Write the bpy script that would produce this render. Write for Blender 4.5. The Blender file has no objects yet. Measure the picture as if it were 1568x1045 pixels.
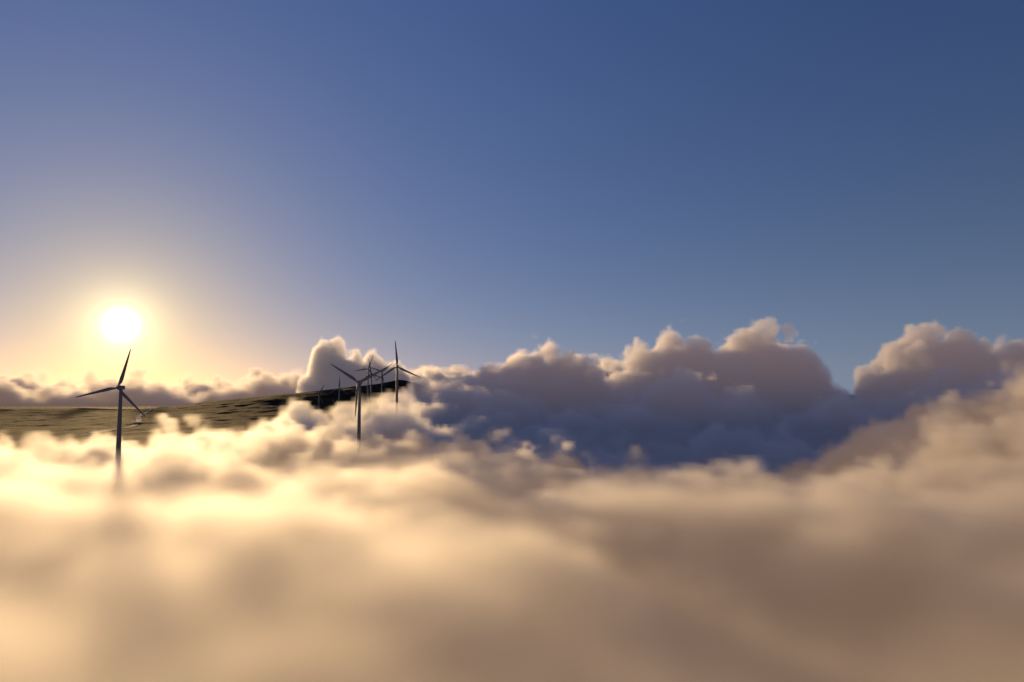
import bpy, math, numpy as np, bmesh, time
from mathutils import Vector
T0=time.time()
sc=bpy.context.scene
sc.view_settings.view_transform='Standard'
sc.view_settings.look='None'; sc.view_settings.exposure=0; sc.view_settings.gamma=1
rad=math.radians
SUN_AZ=rad(-29.9); SUN_EL=rad(4.8)
sd=Vector((math.sin(SUN_AZ)*math.cos(SUN_EL), math.cos(SUN_AZ)*math.cos(SUN_EL), math.sin(SUN_EL)))

# ---------- helpers
def NT(tree):
    class H: pass
    h=H(); h.t=tree
    def new(ty,**k):
        n=tree.nodes.new(ty)
        for a,b in k.items(): setattr(n,a,b)
        return n
    def setin(sock,v):
        if isinstance(v,bpy.types.NodeSocket): tree.links.new(v,sock)
        else: sock.default_value=v
    def m(op,a,b=None,c=None,clamp=False):
        n=new('ShaderNodeMath',operation=op); n.use_clamp=clamp
        setin(n.inputs[0],a)
        if b is not None: setin(n.inputs[1],b)
        if c is not None: setin(n.inputs[2],c)
        return n.outputs[0]
    def vm(op,a,b=None,s=None):
        n=new('ShaderNodeVectorMath',operation=op)
        setin(n.inputs[0],a)
        if b is not None: setin(n.inputs[1],b)
        if s is not None: setin(n.inputs['Scale'],s)
        return n.outputs['Value'] if op in('DOT_PRODUCT','LENGTH') else n.outputs[0]
    h.new=new;h.m=m;h.vm=vm;h.set=setin
    return h

def vnoise2(x,y,seed=0):
    xi=np.floor(x).astype(np.int64); yi=np.floor(y).astype(np.int64)
    fx=x-xi; fy=y-yi
    fx=fx*fx*fx*(fx*(fx*6-15)+10); fy=fy*fy*fy*(fy*(fy*6-15)+10)
    def hsh(a,b):
        n=(a*374761393+b*668265263+seed*974711)&0x7fffffff
        n=((n^(n>>13))*1274126177)&0x7fffffff
        return ((n^(n>>16))&0xffff)/65535.0
    return (hsh(xi,yi)*(1-fx)+hsh(xi+1,yi)*fx)*(1-fy)+(hsh(xi,yi+1)*(1-fx)+hsh(xi+1,yi+1)*fx)*fy
def fbm(x,y,oct=4,seed=0):
    s=0;a=1;t=0
    for o in range(oct):
        s=s+a*(vnoise2(x*2**o+o*17.3,y*2**o-o*9.1,seed+o)-.5);t+=a;a*=.5
    return s/t*2

# ---------- world
w=bpy.data.worlds.new("World"); sc.world=w; w.use_nodes=True
nt=w.node_tree; nt.nodes.clear(); h=NT(nt)
sky=h.new('ShaderNodeTexSky',sky_type='NISHITA'); sky.sun_disc=False
sky.sun_elevation=SUN_EL; sky.sun_rotation=SUN_AZ; sky.altitude=800
bg1=h.new('ShaderNodeBackground'); nt.links.new(sky.outputs[0],bg1.inputs[0]); bg1.inputs[1].default_value=0.012
tc=h.new('ShaderNodeTexCoord'); d=h.vm('NORMALIZE',tc.outputs['Generated'])
dot=h.vm('DOT_PRODUCT',d,tuple(sd)); th=h.m('MULTIPLY',h.m('ARCCOSINE',h.m('MINIMUM',dot,0.9999999)),57.29578)
sep=h.new('ShaderNodeSeparateXYZ'); nt.links.new(d,sep.inputs[0]); el=h.m('MULTIPLY',h.m('ARCSINE',sep.outputs[2]),57.29578)
ela=h.m('MAXIMUM',el,0.0)
def expo(x,k): return h.m('EXPONENT',h.m('MULTIPLY',x,-1.0/k))
def col(c,f): return h.vm('SCALE',c,s=f)
base=col((.036,.108,.37),h.m('SUBTRACT',h.m('ADD',0.2,h.m('MULTIPLY',expo(th,46),1.0)),h.m('MULTIPLY',expo(th,9),.8)))
hz=col((.14,.175,.18),h.m('MULTIPLY',expo(ela,11),h.m('SUBTRACT',1.0,h.m('MULTIPLY',expo(th,14),.8))))
g1=col((.11,.10,.08),expo(th,19))
g2=col((.46,.35,.13),expo(th,6.0))
g3=col((12,10.5,8),h.m('EXPONENT',h.m('MULTIPLY',h.m('POWER',h.m('DIVIDE',th,.64),2.0),-1.0)))
g5=col((2.3,1.95,1.1),expo(th,1.2))
g4=col((.92,.48,.015),h.m('MULTIPLY',expo(ela,3.3),expo(th,15)))
tot=base
for g in (hz,g1,g2,g3,g4,g5): tot=h.vm('ADD',tot,g)
bg2=h.new('ShaderNodeBackground'); nt.links.new(tot,bg2.inputs[0]); bg2.inputs[1].default_value=0.9
ad=h.new('ShaderNodeAddShader'); nt.links.new(bg1.outputs[0],ad.inputs[0]); nt.links.new(bg2.outputs[0],ad.inputs[1])
wo=h.new('ShaderNodeOutputWorld'); nt.links.new(ad.outputs[0],wo.inputs[0])

sl=bpy.data.lights.new('sun','SUN'); sl.energy=5; sl.angle=rad(1.2); sl.color=(1,.66,.31)
so=bpy.data.objects.new('sun',sl); sc.collection.objects.link(so)
so.rotation_euler=(-sd).to_track_quat('-Z','Y').to_euler()

# ---------- camera
cd=bpy.data.cameras.new('camera'); cam=bpy.data.objects.new('camera',cd); sc.collection.objects.link(cam); sc.camera=cam
cd.lens=24; cd.sensor_width=36; cd.clip_start=.5; cd.clip_end=100000
cam.rotation_euler=(rad(90+4.2),0,0)

# ---------- terrain
def terr(x,y):
    z=-66+0*x
    crest=np.interp(x,[-4000,-1600,-1133,-912,-711,-590,-400,-340,-200,100,600],[-70,-62,-62,-34,-12,0,22,34,0,-60,-90])
    z=z+(crest+66)*np.exp(-((y-2100)/400.)**2)
    z=z+4*fbm(x/180,y/180,4,3)+1.5*fbm(x/30,y/30,3,5)
    far=np.clip((y-2500)/1500,0,1); z=z-far*far*(3-2*far)*260
    side=np.clip((x+230)/350,0,1)*np.clip((1900-y)/600,0,1); z=z-side*side*(3-2*side)*170
    return z
def grid_mesh(name,xs,ys,zf):
    X,Y=np.meshgrid(xs,ys); Z=zf(X,Y)
    nx,ny=len(xs),len(ys)
    v=np.stack([X,Y,Z],-1).reshape(-1,3)
    i=np.arange(nx*ny).reshape(ny,nx)
    f=np.stack([i[:-1,:-1],i[:-1,1:],i[1:,1:],i[1:,:-1]],-1).reshape(-1,4)
    me=bpy.data.meshes.new(name); me.from_pydata(v.tolist(),[],f.tolist()); 
    me.polygons.foreach_set('use_smooth',np.ones(len(f),bool))
    o=bpy.data.objects.new(name,me); sc.collection.objects.link(o); return o
xs=np.concatenate([-np.geomspace(40000,2050,20),np.arange(-2000,600,12),np.geomspace(650,40000,20)])
ys=np.concatenate([-np.geomspace(20000,350,12),np.arange(-300,2600,12),np.geomspace(2650,60000,25)])
ter=grid_mesh('moorland_terrain',xs,ys,terr)
mt=bpy.data.materials.new('moor_grass'); mt.use_nodes=True; h=NT(mt.node_tree); b=mt.node_tree.nodes['Principled BSDF']
tc=h.new('ShaderNodeTexCoord')
n1=h.new('ShaderNodeTexNoise'); n1.inputs['Scale'].default_value=.014; n1.inputs['Detail'].default_value=9; n1.inputs['Roughness'].default_value=.72
mt.node_tree.links.new(tc.outputs['Object'],n1.inputs['Vector'])
cr=h.new('ShaderNodeValToRGB'); mt.node_tree.links.new(n1.outputs[0],cr.inputs[0])
e=cr.color_ramp.elements; e[0].position=.46; e[0].color=(.010,.007,.003,1); e[1].position=.62; e[1].color=(.095,.040,.010,1)
mt.node_tree.links.new(cr.outputs[0],b.inputs['Base Color']); b.inputs['Roughness'].default_value=.95; b.inputs['Specular IOR Level'].default_value=.05
n2=h.new('ShaderNodeTexNoise'); n2.inputs['Scale'].default_value=.09; n2.inputs['Detail'].default_value=6; n2.inputs['Roughness'].default_value=.6
mt.node_tree.links.new(tc.outputs['Object'],n2.inputs['Vector'])
bp=h.new('ShaderNodeBump'); bp.inputs['Strength'].default_value=1; bp.inputs['Distance'].default_value=11
mt.node_tree.links.new(n2.outputs[0],bp.inputs['Height']); mt.node_tree.links.new(bp.outputs[0],b.inputs['Normal'])
ter.data.materials.append(mt)
# gravel access track draped on the moor
pts=np.array([(-640,1020),(-655,1120),(-690,1250),(-760,1400),(-850,1560),(-930,1750),(-1010,1950)],float)
tt=np.linspace(0,len(pts)-1,150); px=np.interp(tt,range(len(pts)),pts[:,0]); py=np.interp(tt,range(len(pts)),pts[:,1])
k=np.ones(15)/15; px=np.convolve(np.pad(px,7,'edge'),k,'valid'); py=np.convolve(np.pad(py,7,'edge'),k,'valid')
dx=np.gradient(px); dy=np.gradient(py); L=np.hypot(dx,dy); nxv,nyv=-dy/L,dx/L
v=[];f=[]
for i in range(len(px)):
    for s in (-1,-.33,.33,1):
        X=px[i]+nxv[i]*s*5; Y=py[i]+nyv[i]*s*5
        v.append((X,Y,float(terr(np.array([X]),np.array([Y]))[0])+.7))
for i in range(len(px)-1):
    for j in range(3):
        a=i*4+j; f.append((a,a+1,a+5,a+4))
me=bpy.data.meshes.new('gravel_track'); me.from_pydata(v,[],f); tr=bpy.data.objects.new('gravel_track',me); sc.collection.objects.link(tr)
mg=bpy.data.materials.new('gravel'); mg.use_nodes=True; h=NT(mg.node_tree); b=mg.node_tree.nodes['Principled BSDF']
n1=h.new('ShaderNodeTexNoise'); n1.inputs['Scale'].default_value=40; cr=h.new('ShaderNodeValToRGB'); mg.node_tree.links.new(n1.outputs[0],cr.inputs[0])
cr.color_ramp.elements[0].color=(.26,.2,.13,1); cr.color_ramp.elements[1].color=(.5,.4,.27,1)
mg.node_tree.links.new(cr.outputs[0],b.inputs['Base Color']); b.inputs['Roughness'].default_value=.95; me.materials.append(mg)

# ---------- turbines
mw=bpy.data.materials.new('turbine_paint'); mw.use_nodes=True; h=NT(mw.node_tree); b=mw.node_tree.nodes['Principled BSDF']
n1=h.new('ShaderNodeTexNoise'); n1.inputs['Scale'].default_value=.6; cr=h.new('ShaderNodeValToRGB')
mw.node_tree.links.new(n1.outputs[0],cr.inputs[0]); cr.color_ramp.elements[0].color=(.17,.18,.20,1); cr.color_ramp.elements[1].color=(.22,.23,.25,1)
mw.node_tree.links.new(cr.outputs[0],b.inputs['Base Color']); b.inputs['Roughness'].default_value=.5
def mkobj(name,bm,parent):
    me=bpy.data.meshes.new(name); bm.to_mesh(me); bm.free()
    for p in me.polygons:p.use_smooth=True
    me.materials.append(mw); o=bpy.data.objects.new(name,me); sc.collection.objects.link(o); o.parent=parent; return o
def loft(bm,rings):
    vs=[[bm.verts.new(p) for p in r] for r in rings]; n=len(vs[0])
    for a,c in zip(vs[:-1],vs[1:]):
        for i in range(n): bm.faces.new((a[i],a[(i+1)%n],c[(i+1)%n],c[i]))
    bm.faces.new(vs[0][::-1]); bm.faces.new(vs[-1])
def turbine(x,y,hz,ang,yaw,L=35):
    gz=float(terr(np.array([x]),np.array([y]))[0])
    root=bpy.data.objects.new('wind_turbine',None); sc.collection.objects.link(root); root.location=(x,y,hz); root.rotation_euler=(0,0,rad(yaw))
    bm=bmesh.new(); c=[]
    H=hz-gz+2
    for k in range(13):
        t=k/12; r=2.3*(1-t)+1.3*t
        c.append([(r*math.cos(a),4+r*math.sin(a),-H+(H-1.2)*t) for a in np.linspace(0,2*math.pi,24,endpoint=False)])
    loft(bm,c); mkobj('tower',bm,root)
    bm=bmesh.new(); c=[]
    for yy,sx,sz in((-.6,1.0,1.0),(.2,1.6,1.6),(2,2.0,2.0),(6,2.0,2.0),(8.5,1.6,1.7),(9.3,.9,1.0)):
        c.append([(sx*math.copysign(abs(math.cos(a))**.6,math.cos(a)),yy,sz*math.copysign(abs(math.sin(a))**.6,math.sin(a))) for a in np.linspace(0,2*math.pi,20,endpoint=False)])
    loft(bm,c); mkobj('nacelle',bm,root)
    bm=bmesh.new(); c=[]
    for yy,r in((-3.4,.15),(-3.1,.8),(-2.4,1.4),(-1.5,1.65),(-.6,1.6)):
        c.append([(r*math.cos(a),yy,r*math.sin(a)) for a in np.linspace(0,2*math.pi,20,endpoint=False)])
    loft(bm,c); mkobj('hub',bm,root)
    for j in range(3):
        bm=bmesh.new(); c=[]
        for t,ch,tk,tw in((.02,1.6,1.6,0),(.07,1.6,1.5,0),(.13,2.5,1.1,14),(.22,3.2,.85,12),(.4,2.6,.6,8),(.6,2.0,.42,5),(.8,1.45,.28,2),(.93,1.0,.18,1),(.99,.5,.1,0),(1,.15,.04,0)):
            tw=rad(tw+6); ring=[]
            for a in np.linspace(0,2*math.pi,14,endpoint=False):
                px=ch*(.5*math.cos(a)+(.18 if t>.1 else 0)); py=tk*.5*math.sin(a)*(1+.35*math.cos(a) if t>.1 else 1)
                ring.append((px*math.cos(tw)-py*math.sin(tw),px*math.sin(tw)+py*math.cos(tw)-1.9-1.2*t*t,t*L))
            c.append(ring)
        loft(bm,c); o=mkobj('blade_%d'%(j+1),bm,root)
        o.rotation_euler=(0,rad(90-(ang+120*j)),0)
turbine(-339,590,3,74,6)
turbine(-157,700,9,147,-4)
turbine(-154,915,33,95,8)
turbine(-350,1660,54,70,10)
turbine(-330,1600,41,100,0)
turbine(-316,1660,47,40,6)
turbine(-414,1640,7,88,5,L=27)
turbine(-463,1640,-8,60,0,L=27)

# ---------- cloud volumes
def cloud(name,mn,mx,vox,Hf,dens,edge,A1,s1,A2,s2,g,emis,step=2.0,warp=20,seed=0.,colr=(1,.985,.97),off=.42,rough=.5,calm=None,emis_low=None,zr=(0,1)):
    res=[max(4,int(round((mx[i]-mn[i])/vox))) for i in range(3)]
    gs=vox
    nx=int((mx[0]-mn[0])/gs)+1; ny=int((mx[1]-mn[1])/gs)+1
    X,Y=np.meshgrid(mn[0]+np.arange(nx)*gs,mn[1]+np.arange(ny)*gs)
    Z=Hf(X,Y)
    me=bpy.data.meshes.new(name); me.vertices.add(nx*ny); me.vertices.foreach_set('co',np.stack([X,Y,Z],-1).astype(np.float32).ravel())
    o=bpy.data.objects.new(name,me); sc.collection.objects.link(o)
    mat=bpy.data.materials.new(name+'_mat'); mat.use_nodes=True; t=mat.node_tree; t.nodes.clear(); h=NT(t)
    pv=h.new('ShaderNodeVolumePrincipled'); out=h.new('ShaderNodeOutputMaterial'); t.links.new(pv.outputs[0],out.inputs['Volume'])
    pv.inputs['Color'].default_value=(*colr,1)
    pv.inputs['Anisotropy'].default_value=g
    pv.inputs['Density Attribute'].default_value='density'
    pv.inputs['Density'].default_value=dens
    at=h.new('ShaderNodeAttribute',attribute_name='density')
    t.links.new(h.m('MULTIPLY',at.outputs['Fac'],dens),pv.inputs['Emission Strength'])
    pv.inputs['Emission Color'].default_value=(*emis,1)  # added cloud self-glow, standing in for multiply scattered light
    if emis_low:  # glow graded by height: imitates lit cloud tops over bluish shaded bases
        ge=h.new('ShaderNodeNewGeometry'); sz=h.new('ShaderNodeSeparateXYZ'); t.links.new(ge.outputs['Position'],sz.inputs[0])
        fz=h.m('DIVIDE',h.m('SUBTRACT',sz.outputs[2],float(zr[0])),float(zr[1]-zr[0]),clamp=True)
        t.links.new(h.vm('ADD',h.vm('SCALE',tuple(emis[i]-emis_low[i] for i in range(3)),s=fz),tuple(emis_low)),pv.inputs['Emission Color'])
    mat.cycles.volume_step_rate=step
    ng=bpy.data.node_groups.new(name+'_gn','GeometryNodeTree'); h=NT(ng)
    ng.interface.new_socket('Geometry',in_out='INPUT',socket_type='NodeSocketGeometry')
    ng.interface.new_socket('Geometry',in_out='OUTPUT',socket_type='NodeSocketGeometry')
    gi=h.new('NodeGroupInput'); go=h.new('NodeGroupOutput')
    vc=h.new('GeometryNodeVolumeCube'); vc.inputs['Min'].default_value=mn; vc.inputs['Max'].default_value=mx
    for k,r in zip(('Resolution X','Resolution Y','Resolution Z'),res): vc.inputs[k].default_value=r
    pos=h.new('GeometryNodeInputPosition').outputs[0]
    sx=h.new('ShaderNodeSeparateXYZ'); ng.links.new(pos,sx.inputs[0])
    ix=h.m('ROUND',h.m('DIVIDE',h.m('SUBTRACT',sx.outputs[0],mn[0]),gs)); iy=h.m('ROUND',h.m('DIVIDE',h.m('SUBTRACT',sx.outputs[1],mn[1]),gs))
    ix=h.m('MINIMUM',ix,nx-1.0); iy=h.m('MINIMUM',iy,ny-1.0)
    idx=h.m('ADD',h.m('MULTIPLY',iy,float(nx)),ix)
    fi=h.new('FunctionNodeFloatToInt'); ng.links.new(idx,fi.inputs[0])
    si=h.new('GeometryNodeSampleIndex',data_type='FLOAT',domain='POINT'); si.clamp=True
    ng.links.new(gi.outputs[0],si.inputs['Geometry'])
    p2=h.new('GeometryNodeInputPosition').outputs[0]; s2n=h.new('ShaderNodeSeparateXYZ'); ng.links.new(p2,s2n.inputs[0])
    ng.links.new(s2n.outputs[2],si.inputs['Value']); ng.links.new(fi.outputs[0],si.inputs['Index'])
    H=si.outputs[0]
    pn=h.vm('ADD',pos,(seed*131,seed*77,seed*53))
    wn=h.new('ShaderNodeTexNoise'); wn.inputs['Scale'].default_value=1.0/(s1*1.2); wn.inputs['Detail'].default_value=2
    ng.links.new(pn,wn.inputs['Vector'])
    pw=h.vm('ADD',pn,h.vm('SCALE',h.vm('SUBTRACT',wn.outputs['Color'],(.5,.5,.5)),s=float(warp)*2))
    vo=h.new('ShaderNodeTexVoronoi',feature='F1'); vo.inputs['Scale'].default_value=1.0/s1
    vo.inputs['Detail'].default_value=2.0; vo.inputs['Roughness'].default_value=rough; vo.inputs['Lacunarity'].default_value=2.3
    ng.links.new(pw,vo.inputs['Vector'])
    no=h.new('ShaderNodeTexNoise'); no.inputs['Scale'].default_value=1.0/s2; no.inputs['Detail'].default_value=3; no.inputs['Roughness'].default_value=.6
    ng.links.new(pn,no.inputs['Vector'])
    f=h.m('SUBTRACT',H,sx.outputs[2])
    dsp=h.m('ADD',h.m('MULTIPLY',h.m('SUBTRACT',off,vo.outputs['Distance']),float(A1)),h.m('MULTIPLY',h.m('SUBTRACT',no.outputs[0],.5),float(A2)*2))
    if calm:
        # fog surface is calmer close by
        k=h.m('ADD',h.m('DIVIDE',sx.outputs[1],calm[0]),h.m('DIVIDE',sx.outputs[0],calm[1]))
        k=h.m('MINIMUM',h.m('MAXIMUM',k,.3),1.15); dsp=h.m('MULTIPLY',dsp,k)
    f=h.m('ADD',f,dsp)
    f=h.m('DIVIDE',f,float(edge),clamp=True)
    f=h.m('MULTIPLY',f,f)
    ng.links.new(f,vc.inputs['Density'])
    sm=h.new('GeometryNodeSetMaterial'); sm.inputs['Material'].default_value=mat
    ng.links.new(vc.outputs[0],sm.inputs[0]); ng.links.new(sm.outputs[0],go.inputs[0])
    md=o.modifiers.new('gn','NODES'); md.node_group=ng
    me.materials.append(mat)
    return o

def rbf(pts,X,Y,s):
    num=0;den=1e-6
    for x,y,z in pts:
        q=np.exp(-((X-x)**2+(Y-y)**2)/(2*s*s))+1e-7/(1+((X-x)**2+(Y-y)**2)/1e6)
        num=num+q*z;den=den+q
    return num/den
near_pts=[(-600,100,-20),(-300,100,-21),(-150,0,-20),(0,60,-21),(-150,180,-24),(0,200,-25),(200,100,-22),(400,150,-4),(100,-50,-20),(-400,250,-26),
 (-600,400,-36),(-420,400,-32),(-200,400,-27),(0,420,-30),(150,450,-40),(290,400,-26),(420,430,42),(480,570,72),(580,500,105),(800,500,110),(700,250,50),
 (-600,620,-50),(-420,620,-42),(-340,560,-38),(-250,640,-8),(-320,640,-26),(-140,640,-34),(-40,650,-48),(80,640,-66),(250,640,-84),(400,650,-20),
 (-700,850,-110),(-450,880,-90),(-300,800,-20),(-120,850,-35),(-40,760,-50),(50,850,-80),(300,850,-100),(500,800,0),(800,850,60),(0,-100,-20),(400,-100,-20),(-400,-100,-20)]
def H_near(X,Y):
    swell=12*np.exp(-np.clip(Y+5,0,None)/80)/(1+np.exp((X-12)/12))          # fog swells up just below the drone
    trough=-14*np.exp(-((X-62)/42)**2)*np.exp(-((Y-60)/110)**2)
    return rbf(near_pts,X,Y,85)+5*fbm(X/140,Y/140,3,11)*np.clip(Y/260,.3,1.5)+swell+trough
cloud('fog_bank',(-850,-60,-110),(850,900,130),4.8,H_near,.06,9,50,58,17,24,.54,(.100,.062,.038),step=3.6,warp=27,seed=6,off=.47,calm=(460.,1600.))

blobs=[(66,1500,96,170),(-120,1450,40,130),(-10,1450,60,120),(392,1600,130,180),(583,1600,155,150),(500,1560,120,130),(920,1500,146,150),(1060,1480,110,160),(1200,1500,120,200),
 (247,1900,85,200),(190,1180,5,130),(-26,1150,-5,130),(530,1130,10,80),(-170,1060,-4,100),(-285,1010,-12,100),(-225,1000,2,60),(-155,865,-4,55),(330,1250,40,140),(700,1250,20,120),(820,1200,50,140),(1000,1150,60,200),(-60,1300,20,140),(330,950,-38,110),(60,960,-45,100),(740,1750,60,120)]
def H_mid(X,Y):
    base=np.interp(Y,[760,1000,1300,1700,2100],[-84,-75,-50,-20,-40])+0*X
    base=base-60*np.clip((-220-X)/150,0,1)
    H=base
    for x,y,top,R in blobs:
        r2=((X-x)**2+(Y-y)**2)/(R*R)
        b0=-90
        H=np.maximum(H,b0+(top+ (20 if y>1300 else 6)-b0)*np.clip(1-r2*.6,0,1)**.6*np.clip(2.2-r2*1.3,0,1))
    return H+6*fbm(X/150,Y/150,3,21)
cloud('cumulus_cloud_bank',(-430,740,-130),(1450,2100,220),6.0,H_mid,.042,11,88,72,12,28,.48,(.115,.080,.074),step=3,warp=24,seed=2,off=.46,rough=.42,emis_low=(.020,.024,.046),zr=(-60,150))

tb=[(-672,2500,185,85),(-700,2500,60,95),(-590,2500,125,100),(-520,2520,120,105),(-450,2520,95,100),(-240,2900,60,150),(-330,2800,60,160),(-150,2900,50,120)]
def H_tow(X,Y):
    H=-80+0*X
    for x,y,top,R in tb:
        r2=((X-x)**2+(Y-y)**2)/(R*R); H=np.maximum(H,-100+(top+138)*np.clip(1-r2,0,1)**.28)
    return H
cloud('cumulus_tower_cloud',(-880,2320,-60),(0,3080,270),7.5,H_tow,.045,12,66,75,12,35,.5,(.055,.048,.058),step=3,warp=25,seed=3,off=.46,rough=.42)

def H_far(X,Y):
    return 62+105*fbm(X/600,Y/600,3,31)+50*np.clip((Y-3800)/1200,0,1)+50*np.clip((X+2500)/2500,0,1)
cloud('distant_cloud_sea',(-5500,3200,-60),(900,5000,330),17.0,H_far,.02,28,200,210,25,90,.4,(.10,.064,.050),step=3,warp=60,seed=4,off=.44,rough=.42)
print('BUILD',time.time()-T0)
